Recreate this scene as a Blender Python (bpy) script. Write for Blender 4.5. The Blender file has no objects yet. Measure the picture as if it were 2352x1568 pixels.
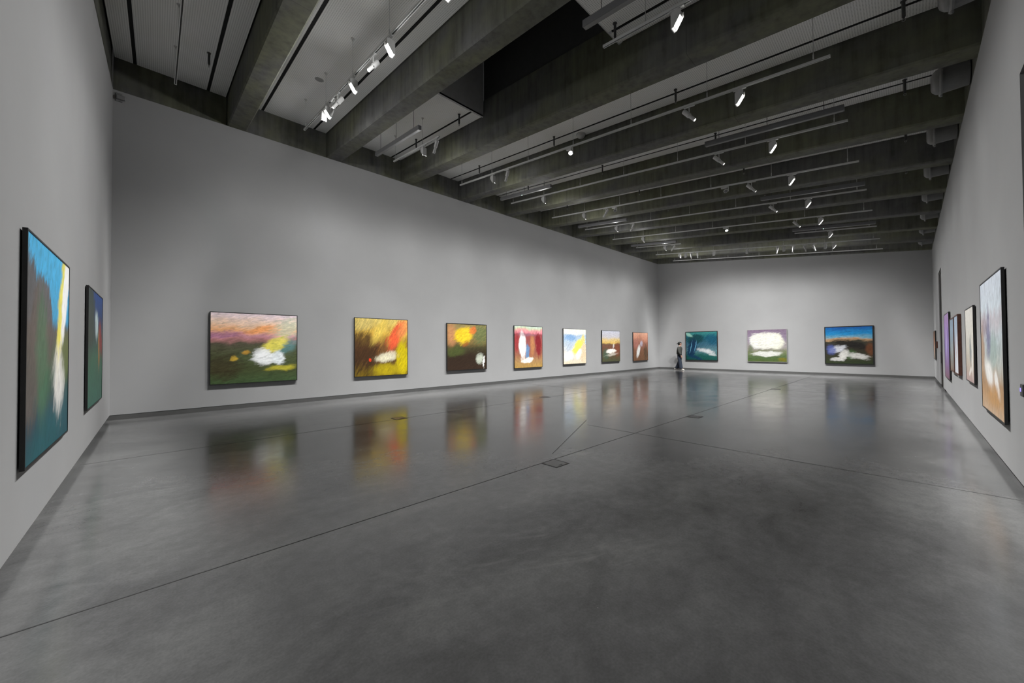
import bpy, bmesh, math, random
from mathutils import Vector, Matrix, Quaternion
random.seed(7)
scene = bpy.context.scene
COL = scene.collection

# ------------------------------------------------------------------ camera
CAM_H = 1.5
F_PX, YAW, PITCH, ROLL = 862.85, 0.81303, 0.015655, 0.0060217
fw = Vector((math.cos(YAW)*math.cos(PITCH), math.sin(YAW)*math.cos(PITCH), math.sin(PITCH)))
rt = Vector((math.sin(YAW), -math.cos(YAW), 0.0))
dn = fw.cross(rt)
c_, s_ = math.cos(ROLL), math.sin(ROLL)
rt2 = rt*c_ + dn*s_
dn2 = dn*c_ - rt*s_
cam_data = bpy.data.cameras.new('camera')
cam_data.sensor_fit = 'HORIZONTAL'; cam_data.sensor_width = 36.0
cam_data.lens = F_PX/2352*36.0
cam_data.clip_start = 0.05; cam_data.clip_end = 200
cam = bpy.data.objects.new('camera', cam_data); COL.objects.link(cam)
m3 = Matrix((rt2, -dn2, -fw)).transposed()
cam.matrix_world = Matrix.Translation((0, 0, CAM_H)) @ m3.to_4x4()
scene.camera = cam

# ------------------------------------------------------------------ world, exposure, light levels
world = bpy.data.worlds.new('world'); scene.world = world
world.use_nodes = True
world.node_tree.nodes['Background'].inputs[0].default_value = (0.02, 0.02, 0.02, 1)
world.node_tree.nodes['Background'].inputs[1].default_value = 1.0
scene.view_settings.view_transform = 'Standard'
scene.view_settings.look = 'None'
scene.view_settings.gamma = 1.0
scene.view_settings.use_curve_mapping = False
scene.view_settings.exposure = 0.0
WASH_LONG, WASH_RIGHT, WASH_LEFT, WASH_FAR = 168.0, 57.0, 104.0, 188.0   # wall-washer watts
WASH_SPILL = dict(long=0.21, left=0.26, right=0.02, far=0.10)                                                    # stray light around the lamp heads
WASH_CUT = dict(long=(0.10, 0.44), left=(0.27, 0.48), right=(0.22, 0.45), far=(0.05, 0.43))
WASH_POW = dict(long=2.5, left=2.7, right=3.4, far=2.5); WASH_MINX = 0.36                                      # washer beam shape
FLOOD = 880.0                                                          # floor downlight watts
SPOT_PIC = 90.0                                                       # picture spotlight watts
scene.cycles.max_bounces = 5
scene.cycles.diffuse_bounces = 4
scene.cycles.glossy_bounces = 2
scene.cycles.light_sampling_threshold = 0.02
scene.cycles.adaptive_threshold = 0.03
scene.cycles.caustics_reflective = False
scene.cycles.caustics_refractive = False
scene.cycles.sample_clamp_indirect = 4.0

# ------------------------------------------------------------------ room dimensions (metres)
XL, XF = -0.714, 24.74        # near wall, far wall
YW, YR = 11.65, -0.751       # long wall, right wall
SL = 0.1135                  # roof fall towards the right wall
def zs(y): return 7.09 - SL*(YW - y)      # beam soffit
def zc(y): return 7.80 - SL*(YW - y)      # ceiling panels
BEAM_W = 0.40
BX = [1.25 + 2.347*k for k in range(11)]
MID = [0.245] + [(BX[k] + BEAM_W + BX[k+1])/2 for k in range(10)]
BAY = [(XL, BX[0])] + [(BX[k] + BEAM_W, BX[k+1]) for k in range(10)]
SHAFT = (3.45, 7.28)
ORD = ['nearest', 'second', 'third', 'fourth', 'fifth', 'sixth', 'seventh', 'eighth', 'ninth', 'tenth', 'eleventh']

# ------------------------------------------------------------------ helpers
def lin(c):
    c = c/255.0
    return c/12.92 if c <= 0.04045 else ((c+0.055)/1.055)**2.4
def rgb(r, g, b, k=0.92): return (lin(r)*k, lin(g)*k, lin(b)*k, 1.0)

class NT:
    def __init__(s, name):
        s.m = bpy.data.materials.new(name); s.m.use_nodes = True
        s.t = s.m.node_tree; s.n = s.t.nodes; s.l = s.t.links
        s.b = s.n['Principled BSDF']
    def node(s, typ, **kw):
        n = s.n.new(typ)
        for k, v in kw.items(): setattr(n, k, v)
        return n
    def put(s, sock, v):
        if isinstance(v, bpy.types.NodeSocket): s.l.new(v, sock)
        elif isinstance(v, (tuple, list)) and sock.type == 'RGBA': sock.default_value = (*v[:3], 1)
        else: sock.default_value = v
    def math(s, op, a, b=0.0, c=None, clamp=False):
        n = s.node('ShaderNodeMath', operation=op, use_clamp=clamp)
        s.put(n.inputs[0], a); s.put(n.inputs[1], b)
        if c is not None: s.put(n.inputs[2], c)
        return n.outputs[0]
    def vec(s, op, a, b):
        n = s.node('ShaderNodeVectorMath', operation=op)
        s.put(n.inputs[0], a); s.put(n.inputs[1], b)
        return n.outputs[0]
    def noise(s, vec, scale, detail=3.0, rough=0.55, dist=0.0):
        n = s.node('ShaderNodeTexNoise')
        if vec is not None: s.put(n.inputs['Vector'], vec)
        n.inputs['Scale'].default_value = scale; n.inputs['Detail'].default_value = detail
        n.inputs['Roughness'].default_value = rough; n.inputs['Distortion'].default_value = dist
        return n.outputs[0]
    def mapping(s, vec, scale=(1, 1, 1), rot=(0, 0, 0), loc=(0, 0, 0)):
        n = s.node('ShaderNodeMapping'); s.put(n.inputs[0], vec)
        n.inputs['Scale'].default_value = scale; n.inputs['Rotation'].default_value = rot
        n.inputs['Location'].default_value = loc
        return n.outputs[0]
    def ramp(s, fac, stops, interp='LINEAR'):
        n = s.node('ShaderNodeValToRGB'); s.put(n.inputs[0], fac)
        r = n.color_ramp; r.interpolation = interp
        while len(r.elements) < len(stops): r.elements.new(0.5)
        for e, (p, c) in zip(r.elements, stops):
            e.position = p; e.color = (*c[:3], 1) if not isinstance(c, (int, float)) else (c, c, c, 1)
        return n.outputs[0]
    def mix(s, fac, a, b, mode='MIX'):
        n = s.node('ShaderNodeMix', data_type='RGBA', blend_type=mode)
        s.put(n.inputs[0], fac); s.put(n.inputs[6], a); s.put(n.inputs[7], b)
        return n.outputs[2]
    def bump(s, h, strength=0.2, dist=0.01):
        n = s.node('ShaderNodeBump'); s.put(n.inputs['Height'], h)
        n.inputs['Strength'].default_value = strength; n.inputs['Distance'].default_value = dist
        s.l.new(n.outputs[0], s.b.inputs['Normal'])
    def pos(s):
        return s.node('ShaderNodeNewGeometry').outputs['Position']
    def uv(s):
        return s.node('ShaderNodeTexCoord').outputs['UV']
    def obj(s):
        return s.node('ShaderNodeTexCoord').outputs['Object']

def plain(name, col, rough=0.5, metal=0.0, var=0.06, scale=8.0):
    t = NT(name)
    n = t.noise(t.obj(), scale, 3)
    lo = tuple(c*(1-var) for c in col[:3]); hi = tuple(min(1, c*(1+var)) for c in col[:3])
    t.l.new(t.ramp(n, [(0.3, lo), (0.7, hi)]), t.b.inputs['Base Color'])
    t.b.inputs['Roughness'].default_value = rough; t.b.inputs['Metallic'].default_value = metal
    return t.m

def emit(name, col, strength):
    t = NT(name)
    t.b.inputs['Base Color'].default_value = (*col[:3], 1)
    t.b.inputs['Emission Color'].default_value = (*col[:3], 1)
    t.b.inputs['Emission Strength'].default_value = strength
    return t.m

# ---- materials of the setting
def mat_wall():
    t = NT('wall_paint')
    p = t.pos()
    n = t.noise(p, 0.8, 4); f = t.noise(p, 90, 2)
    t.l.new(t.ramp(n, [(0.3, (0.305, 0.305, 0.305)), (0.7, (0.325, 0.325, 0.325))]), t.b.inputs['Base Color'])
    t.b.inputs['Roughness'].default_value = 0.85
    t.b.inputs['Specular IOR Level'].default_value = 0.2
    t.bump(f, 0.05, 0.002)
    return t.m
def mat_concrete(name, tint=1.0):
    t = NT(name)
    p = t.pos()
    big = t.noise(t.mapping(p, (0.9, 0.35, 0.6)), 1.4, 4, 0.6)
    streak = t.noise(t.mapping(p, (5.0, 5.0, 0.5)), 1.6, 4, 0.6)
    blot = t.noise(p, 3.2, 5, 0.65)
    fine = t.noise(p, 40, 3)
    olive, slate = (0.126*tint, 0.129*tint, 0.088*tint), (0.110*tint, 0.110*tint, 0.108*tint)
    c = t.mix(t.ramp(big, [(0.38, 0.0), (0.62, 1.0)]), olive, slate)
    k = t.math('ADD', t.math('MULTIPLY', streak, 0.75), t.math('MULTIPLY', blot, 0.5))
    c = t.mix(1.0, c, t.ramp(k, [(0.42, (0.66, 0.66, 0.64)), (0.60, (1.0, 1.0, 1.0)), (0.78, (1.25, 1.25, 1.22))]), 'MULTIPLY')
    sy = t.node('ShaderNodeSeparateXYZ'); t.l.new(p, sy.inputs[0])
    fr = t.math('FRACT', t.math('MULTIPLY', t.math('ADD', sy.outputs[1], 1.35), 1/3.65))
    c = t.mix(t.math('MULTIPLY', t.math('LESS_THAN', fr, 0.0022), 0.5), c, (0.02, 0.02, 0.018))
    t.l.new(c, t.b.inputs['Base Color'])
    t.b.inputs['Roughness'].default_value = 0.75
    t.b.inputs['Specular IOR Level'].default_value = 0.3
    t.bump(t.math('ADD', t.math('MULTIPLY', blot, 0.7), t.math('MULTIPLY', fine, 0.3)), 0.25, 0.006)
    return t.m
def mat_panel():
    t = NT('perforated_ceiling_panel')
    p = t.pos()
    sx = t.node('ShaderNodeSeparateXYZ'); t.l.new(p, sx.inputs[0])
    # fine rows of perforation running along the beams
    a = t.math('SINE', t.math('MULTIPLY', sx.outputs['X'], 2*math.pi/0.032))
    b = t.math('SINE', t.math('MULTIPLY', sx.outputs['Y'], 2*math.pi/0.032))
    h = t.math('MULTIPLY', t.math('GREATER_THAN', a, 0.1), t.math('GREATER_THAN', b, 0.1))
    n = t.noise(p, 0.7, 3)
    c = t.mix(h, (0.95, 0.95, 0.95), (0.60, 0.60, 0.60))
    c = t.mix(t.ramp(n, [(0.3, 0.0), (0.7, 1.0)]), c, t.mix(1.0, c, (0.94, 0.94, 0.90), 'MULTIPLY'))
    t.l.new(c, t.b.inputs['Base Color'])
    t.b.inputs['Roughness'].default_value = 0.7
    return t.m
def mat_floor():
    t = NT('polished_concrete_floor')
    p = t.pos()
    big = t.noise(t.mapping(p, (1, 1, 1)), 0.28, 4, 0.55, 0.6)
    mid = t.noise(t.mapping(p, (1.0, 1.6, 1)), 1.1, 6, 0.62, 0.8)
    fine = t.noise(p, 9.0, 6, 0.7)
    spk = t.noise(p, 70.0, 2)
    cloud = t.math('ADD', t.math('MULTIPLY', big, 0.62), t.math('MULTIPLY', mid, 0.38))
    c = t.ramp(cloud, [(0.36, (0.072, 0.072, 0.072)), (0.47, (0.102, 0.102, 0.102)), (0.55, (0.124, 0.124, 0.123)), (0.66, (0.165, 0.165, 0.163))])
    c = t.mix(0.30, c, t.ramp(fine, [(0.3, (0.55, 0.55, 0.55)), (0.7, (1.45, 1.45, 1.45))]), 'MULTIPLY')
    c = t.mix(0.35, c, t.ramp(spk, [(0.3, (0.75, 0.75, 0.75)), (0.7, (1.25, 1.25, 1.25))]), 'MULTIPLY')
    # pale trowel scuffs in loose drifts
    sc = t.noise(t.mapping(t.mapping(p, rot=(0, 0, 0.45)), (0.8, 4.2, 1)), 2.6, 5, 0.68, 0.9)
    dr = t.noise(t.mapping(p, (1, 1, 1), loc=(3.1, 1.7, 0)), 0.42, 2)
    msk = t.math('MULTIPLY', t.ramp(sc, [(0.54, 0.0), (0.80, 1.0)]), t.ramp(dr, [(0.50, 0.0), (0.68, 1.0)]))
    c = t.mix(t.math('MULTIPLY', msk, 0.30), c, (0.26, 0.26, 0.25))
    # a few tiny white nicks
    nk = t.noise(t.mapping(p, (1, 1, 1), loc=(9, 4, 0)), 16.0, 3, 0.5, 1.0)
    nd = t.noise(p, 1.3, 2)
    nm = t.math('MULTIPLY', t.ramp(nk, [(0.76, 0.0), (0.80, 1.0)]), t.ramp(nd, [(0.55, 0.0), (0.62, 1.0)]))
    c = t.mix(t.math('MULTIPLY', nm, 0.6), c, (0.42, 0.42, 0.40))
    t.l.new(c, t.b.inputs['Base Color'])
    r = t.math('ADD', t.math('MULTIPLY', mid, 0.16), t.math('MULTIPLY', fine, 0.10))
    t.l.new(t.ramp(r, [(0.08, 0.11), (0.20, 0.26)]), t.b.inputs['Roughness'])
    t.b.inputs['Specular IOR Level'].default_value = 0.58
    t.bump(t.math('ADD', t.math('MULTIPLY', mid, 0.8), t.math('MULTIPLY', fine, 0.2)), 0.06, 0.004)
    return t.m

M = dict(
    wall=mat_wall(), concrete=mat_concrete('board_marked_concrete'), infill=mat_concrete('concrete_infill', 0.8),
    panel=mat_panel(), floor=mat_floor(),
    void=plain('ceiling_void_black', (0.006, 0.006, 0.006), 0.9),
    shaft=plain('shaft_dark_paint', (0.07, 0.07, 0.07), 0.9), shaft_end=plain('shaft_end_paint', (0.55, 0.55, 0.56), 0.8),
    base=plain('baseboard_grey', (0.075, 0.075, 0.073), 0.6),
    joint=plain('sawn_joint_filler', (0.022, 0.022, 0.022), 0.8),
    white=plain('white_lamp_metal', (0.50, 0.50, 0.49), 0.45), track=plain('white_track_metal', (0.55, 0.55, 0.54), 0.4),
    slot=plain('track_groove_black', (0.02, 0.02, 0.02), 0.5),
    grey=plain('anodised_grey_metal', (0.16, 0.16, 0.165), 0.5), diffuser=plain('opal_diffuser', (0.20, 0.20, 0.20), 0.5),
    dark=plain('dark_steel', (0.045, 0.045, 0.045), 0.5), wire=plain('steel_wire', (0.30, 0.30, 0.29), 0.5),
    black=plain('black_frame', (0.010, 0.010, 0.010), 0.45), brown=plain('reddish_brown_frame', (0.075, 0.026, 0.015), 0.45, scale=20, var=0.25),
    duct=plain('duct_grey_paint', (0.20, 0.20, 0.20), 0.5), doorm=plain('dark_brown_door', (0.012, 0.008, 0.006), 0.5),
    lens=emit('lit_lamp_lens', (1.0, 0.98, 0.95), 14.0), glow=emit('lit_lamp_tip', (1.0, 0.98, 0.95), 5.0),
    lidm=plain('floor_box_lid', (0.075, 0.075, 0.075), 0.35), brass=plain('floor_box_brass', (0.20, 0.14, 0.07), 0.4),
    edge=plain('raw_canvas_edge', (0.30, 0.29, 0.27), 0.8), purple_led=emit('violet_display', (0.25, 0.2, 0.9), 1.5),
    led=emit('green_white_indicator', (0.7, 1.0, 0.9), 6.0),
)

def mesh_obj(name, bm, mat, parent=None, loc=None, smooth=False):
    me = bpy.data.meshes.new(name); bmesh.ops.recalc_face_normals(bm, faces=bm.faces)
    bm.to_mesh(me); bm.free()
    me.materials.append(mat)
    if smooth:
        for p in me.polygons: p.use_smooth = True
    o = bpy.data.objects.new(name, me); COL.objects.link(o)
    if parent is not None: o.parent = parent
    if loc is not None: o.location = loc
    return o
def inst(name, me, parent=None, loc=(0, 0, 0), rot=None):
    o = bpy.data.objects.new(name, me); COL.objects.link(o)
    if parent is not None: o.parent = parent
    o.location = loc
    if rot is not None: o.rotation_mode = 'QUATERNION'; o.rotation_quaternion = rot
    return o
def box(bm, x0, x1, y0, y1, z0, z1):
    v = [bm.verts.new((x, y, z)) for z in (z0, z1) for y in (y0, y1) for x in (x0, x1)]
    for f in ((0, 1, 3, 2), (4, 6, 7, 5), (0, 4, 5, 1), (2, 3, 7, 6), (0, 2, 6, 4), (1, 5, 7, 3)):
        bm.faces.new([v[i] for i in f])
    return v
def bev_box(bm, x0, x1, y0, y1, z0, z1, w=0.004, seg=1):
    b2 = bmesh.new(); box(b2, x0, x1, y0, y1, z0, z1)
    bmesh.ops.bevel(b2, geom=b2.edges[:], offset=w, segments=seg, affect='EDGES')
    me = bpy.data.meshes.new('tmp'); b2.to_mesh(me); b2.free(); bm.from_mesh(me); bpy.data.meshes.remove(me)
def slopebox(bm, x0, x1, y0, y1, zlo, zhi):
    """box whose bottom and top follow functions of y"""
    v = []
    for zf in (zlo, zhi):
        for y in (y0, y1):
            for x in (x0, x1): v.append(bm.verts.new((x, y, zf(y))))
    for f in ((0, 1, 3, 2), (4, 6, 7, 5), (0, 4, 5, 1), (2, 3, 7, 6), (0, 2, 6, 4), (1, 5, 7, 3)):
        bm.faces.new([v[i] for i in f])
def lathe(bm, prof, seg=16, mat=Matrix.Identity(4)):
    """prof: (radius, z) pairs, revolved about local z"""
    rings = []
    for r, z in prof:
        if r < 1e-6: rings.append([bm.verts.new(mat @ Vector((0, 0, z)))])
        else: rings.append([bm.verts.new(mat @ Vector((r*math.cos(2*math.pi*i/seg), r*math.sin(2*math.pi*i/seg), z))) for i in range(seg)])
    for a, b in zip(rings, rings[1:]):
        if len(a) == 1 and len(b) == 1: continue
        for i in range(seg):
            j = (i+1) % seg
            if len(a) == 1: bm.faces.new((a[0], b[i], b[j]))
            elif len(b) == 1: bm.faces.new((a[i], b[0], a[j]))
            else: bm.faces.new((a[i], b[i], b[j], a[j]))
    return bm
def rod(bm, a, b, r, seg=8):
    a, b = Vector(a), Vector(b); d = b-a
    q = Vector((0, 0, 1)).rotation_difference(d.normalized())
    lathe(bm, [(0, 0), (r, 0), (r, d.length), (0, d.length)], seg, Matrix.Translation(a) @ q.to_matrix().to_4x4())
def prism(bm, pts, axis, a0, a1):
    """polygon pts (u,v) extruded along an axis index"""
    def P(u, v, a):
        if axis == 0: return (a, u, v)
        if axis == 1: return (u, a, v)
        return (u, v, a)
    A = [bm.verts.new(P(u, v, a0)) for u, v in pts]; B = [bm.verts.new(P(u, v, a1)) for u, v in pts]
    bm.faces.new(A); bm.faces.new(B[::-1])
    n = len(pts)
    for i in range(n): bm.faces.new((A[i], A[(i+1) % n], B[(i+1) % n], B[i]))
def thing(name, label, cat, loc=(0, 0, 0), group=None, kind=None):
    o = bpy.data.objects.new(name, None); COL.objects.link(o)
    o.empty_display_size = 0.1
    o.location = loc; o['label'] = label; o['category'] = cat
    if group: o['group'] = group
    if kind: o['kind'] = kind
    return o
def tag(o, label, cat, group=None, kind=None):
    o['label'] = label; o['category'] = cat
    if group: o['group'] = group
    if kind: o['kind'] = kind
    return o

# ------------------------------------------------------------------ floor
bm = bmesh.new(); box(bm, XL-0.3, XF+0.3, YR-1.6, YW+0.3, -0.2, 0)
floor = tag(mesh_obj('floor', bm, M['floor']), 'polished grey concrete floor with sawn joints and scuffs', 'floor', kind='structure')
def joint(a, b, w=0.009):
    a, b = Vector((*a, 0)), Vector((*b, 0)); d = (b-a).normalized(); n = Vector((-d.y, d.x, 0))*w/2
    bm = bmesh.new()
    q = [a-n, b-n, b+n, a+n]
    lo = [bm.verts.new((p.x, p.y, -0.004)) for p in q]; hi = [bm.verts.new((p.x, p.y, 0.0012)) for p in q]
    bm.faces.new(lo); bm.faces.new(hi)
    for i in range(4): bm.faces.new((lo[i], lo[(i+1) % 4], hi[(i+1) % 4], hi[i]))
    mesh_obj('floor_joint', bm, M['joint'], floor)
joint((XL, 3.29), (XF, 3.29), 0.011); joint((XL, 7.45), (XF, 7.45), 0.008)
joint((6.04, YR), (6.04, 4.28), 0.009); joint((15.4, YR), (15.4, YW), 0.008)
joint((4.05, 3.47), (6.41, 4.57), 0.008); joint((11.0, 7.45), (11.0, YW), 0.007)

# ------------------------------------------------------------------ walls
GAP = 0.110; REC = 0.006; REC_SIDE = 0.07
bm = bmesh.new(); box(bm, XL-0.25, XF+0.25, YW, YW+0.25, GAP, zs(YW))
wall_back = tag(mesh_obj('wall_back', bm, M['wall']), 'long grey gallery wall hung with seven square paintings', 'wall', kind='structure')
bm = bmesh.new(); slopebox(bm, XL-0.25, XL, YR-0.25, YW, lambda y: GAP, zs)
wall_left = tag(mesh_obj('wall_left', bm, M['wall']), 'short grey wall beside the camera with two tall paintings', 'wall', kind='structure')
bm = bmesh.new(); slopebox(bm, XF, XF+0.25, YR-0.25, YW, lambda y: GAP, zs)
wall_far = tag(mesh_obj('wall_far', bm, M['wall']), 'grey end wall behind the visitor with three paintings', 'wall', kind='structure')
DOORS = [(4.2, 5.86), (18.6, 20.2)]; DOOR_H = 4.03; WT = 0.42
bm = bmesh.new(); zt = zs(YR)
xs = [XL-0.25] + [v for d in DOORS for v in d] + [XF+0.25]
for i in range(0, len(xs), 2): box(bm, xs[i], xs[i+1], YR-WT, YR, GAP, zt)
for a, b in DOORS: box(bm, a, b, YR-WT, YR, DOOR_H, zt)
wall_right = tag(mesh_obj('wall_right', bm, M['wall']), 'grey side wall with a tall dark doorway', 'wall', kind='structure')
# recessed skirting strips
def base(name, x0, x1, y0, y1, label):
    bm = bmesh.new(); box(bm, x0, x1, y0, y1, 0, GAP+0.002)
    tag(mesh_obj(name, bm, M['base']), label, 'baseboard', kind='structure')
base('baseboard_back', XL-0.2, XF+0.2, YW+REC, YW+0.2, 'recessed dark grey baseboard along the long wall')
base('baseboard_far', XF+REC, XF+0.2, YR-0.2, YW+REC, 'recessed dark grey baseboard along the end wall')
base('baseboard_left', XL-0.2, XL-REC_SIDE, YR-0.2, YW+REC, 'recessed dark grey baseboard under the two tall paintings')
bm = bmesh.new()
for i in range(0, len(xs), 2): box(bm, xs[i]+(0.012 if i else 0), xs[i+1]-(0.012 if i < len(xs)-2 else 0), YR-WT+0.01, YR-REC_SIDE, 0, GAP+0.002)
tag(mesh_obj('baseboard_right', bm, M['base']), 'recessed dark grey baseboard along the side wall with the doorway', 'baseboard', kind='structure')
# tall doorways in the right wall: lined opening with a dark leaf set deep
for n, (a, b) in enumerate(DOORS):
    d = thing('door_%d' % (n+1), ['tall dark doorway at the picture edge beside the call panel', 'tall dark brown doorway beyond the violet painting'][n], 'door', ((a+b)/2, YR-0.040, 0), kind='structure')
    bm = bmesh.new(); box(bm, a-(a+b)/2+0.01, b-(a+b)/2-0.01, -0.06, 0.0, 0.01, DOOR_H-0.01); mesh_obj('door_leaf', bm, M['doorm'], d)
    bm = bmesh.new()
    box(bm, a-(a+b)/2+0.001, a-(a+b)/2+0.05, 0.0, 0.015, 0, DOOR_H-0.001); box(bm, b-(a+b)/2-0.05, b-(a+b)/2-0.001, 0.0, 0.015, 0, DOOR_H-0.001)
    box(bm, a-(a+b)/2+0.05, b-(a+b)/2-0.05, 0.0, 0.015, DOOR_H-0.05, DOOR_H-0.001)
    mesh_obj('door_frame', bm, M['doorm'], d)
    bm = bmesh.new(); rod(bm, (b-(a+b)/2-0.15, 0.02, 0.85), (b-(a+b)/2-0.15, 0.02, 1.25), 0.012); mesh_obj('door_handle', bm, M['dark'], d)

# concrete infill above the plaster, bay by bay (children of the walls)
for k, (a, b) in enumerate(BAY):
    bm = bmesh.new(); box(bm, a, b-0.014, YW+0.012, YW+0.25, zs(YW), zs(YW)+1.05); mesh_obj('concrete_infill', bm, M['infill'], wall_back)
    bm = bmesh.new(); box(bm, a, b, YR-0.25, YR-0.012, zs(YR), zs(YR)+1.05); mesh_obj('concrete_infill', bm, M['infill'], wall_right)
bm = bmesh.new(); slopebox(bm, XL-0.25, XL-0.012, YR-0.25, YW+0.012, zs, lambda y: zs(y)+1.05); mesh_obj('concrete_infill', bm, M['infill'], wall_left)

# ------------------------------------------------------------------ concrete beams
CH = 0.025
def beam_mesh():
    bm = bmesh.new()
    prof = [(0, 1.12), (0, CH), (CH, 0), (BEAM_W-CH, 0), (BEAM_W, CH), (BEAM_W, 1.12)]
    y0, y1 = YR-0.25, YW+0.25
    A = [bm.verts.new((u, y0, v+zs(y0))) for u, v in prof]; B = [bm.verts.new((u, y1, v+zs(y1))) for u, v in prof]
    bm.faces.new(A); bm.faces.new(B[::-1])
    for i in range(len(prof)):
        j = (i+1) % len(prof); bm.faces.new((A[i], A[j], B[j], B[i]))
    bmesh.ops.recalc_face_normals(bm, faces=bm.faces)
    me = bpy.data.meshes.new('concrete_beam'); bm.to_mesh(me); bm.free(); me.materials.append(M['concrete'])
    return me
bme = beam_mesh()
for k in range(11):
    o = inst('concrete_beam', bme, loc=(BX[k]-(0.0 if k < 10 else -0.0), 0, 0))
    tag(o, ('%s concrete roof beam from the near wall' % ORD[k]) if k < 10 else 'last concrete roof beam, flush above the end wall', 'beam', 'concrete roof beams', 'structure')

# ------------------------------------------------------------------ ceiling panels with dark slots, roof void, light shafts
bm = bmesh.new()
for k, (a, b) in enumerate(BAY):
    if k in (2, 8):
        slopebox(bm, a, b, YR-0.2, SHAFT[0]-0.02, lambda y: zc(y)+0.16, lambda y: zc(y)+0.2)
        slopebox(bm, a, b, SHAFT[1]+0.02, YW+0.2, lambda y: zc(y)+0.16, lambda y: zc(y)+0.2)
    else:
        slopebox(bm, a, b, YR-0.2, YW+0.2, lambda y: zc(y)+0.16, lambda y: zc(y)+0.2)
ceiling = tag(mesh_obj('ceiling', bm, M['void']), 'perforated white ceiling panels between concrete beams', 'ceiling', kind='structure')
SW = 0.030
for k, (a, b) in enumerate(BAY):
    m = MID[k]; cuts = [a+0.018, m-0.63-SW, m-0.63+SW, m+0.63-SW, m+0.63+SW, b-0.030]
    segs = [(YR+0.005, YW+0.006)] if k not in (2, 8) else [(YR+0.005, SHAFT[0]), (SHAFT[1], YW+0.006)]
    for y0, y1 in segs:
        for i in range(0, 6, 2):
            bm = bmesh.new(); slopebox(bm, cuts[i], cuts[i+1], y0, y1, zc, lambda y: zc(y)+0.04)
            mesh_obj('ceiling_panel', bm, M['panel'], ceiling)
for k in range(11):
    for dx in (-0.63, 0.63):
        for y0, y1 in ([(YR+0.005, YW+0.006)] if k not in (2, 8) else [(YR+0.005, SHAFT[0]), (SHAFT[1], YW+0.006)]):
            bm = bmesh.new(); slopebox(bm, MID[k]+dx-SW+0.001, MID[k]+dx+SW-0.001, y0, y1, lambda y: zc(y)+0.006, lambda y: zc(y)+0.04)
            mesh_obj('slot_strip', bm, M['void'], ceiling)
for k in (2, 8):
    a, b = BAY[k]
    s = thing('skylight_shaft', '%s light shaft rising between two beams' % ('near dark' if k == 2 else 'distant dark'), 'skylight shaft', ((a+b)/2, (SHAFT[0]+SHAFT[1])/2, 8.2), 'skylight shafts', 'structure')
    w = (b-a)/2; h = (SHAFT[1]-SHAFT[0])/2; top = 3.0
    def par(bm, name, mat):
        o = mesh_obj(name, bm, mat); o.parent = s; o.matrix_parent_inverse = Matrix.Translation(s.location).inverted(); return o
    bm = bmesh.new(); slopebox(bm, a, b, SHAFT[1], SHAFT[1]+0.05, lambda y: zc(SHAFT[1]), lambda y: 11); par(bm, 'end_wall', M['shaft_end'])
    bm = bmesh.new(); slopebox(bm, a, b, SHAFT[0]-0.05, SHAFT[0], lambda y: zc(SHAFT[0]), lambda y: 11); par(bm, 'end_wall', M['shaft_end'])
    bm = bmesh.new(); slopebox(bm, a-0.1, a-0.06, SHAFT[0]-0.05, SHAFT[1]+0.05, lambda y: zs(y)+1.121, lambda y: 11); par(bm, 'side_wall', M['shaft'])
    bm = bmesh.new(); slopebox(bm, b+0.06, b+0.1, SHAFT[0]-0.05, SHAFT[1]+0.05, lambda y: zs(y)+1.121, lambda y: 11); par(bm, 'side_wall', M['shaft'])
    bm = bmesh.new(); box(bm, a-0.1, b+0.1, SHAFT[0]-0.05, SHAFT[1]+0.05, 11, 11.05); par(bm, 'cover', M['shaft'])
    bm = bmesh.new(); box(bm, a, b, SHAFT[0]+0.001, SHAFT[0]+0.02, zc(SHAFT[0])+0.0, zc(SHAFT[0])+0.045); par(bm, 'edge_trim', M['track'])

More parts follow.
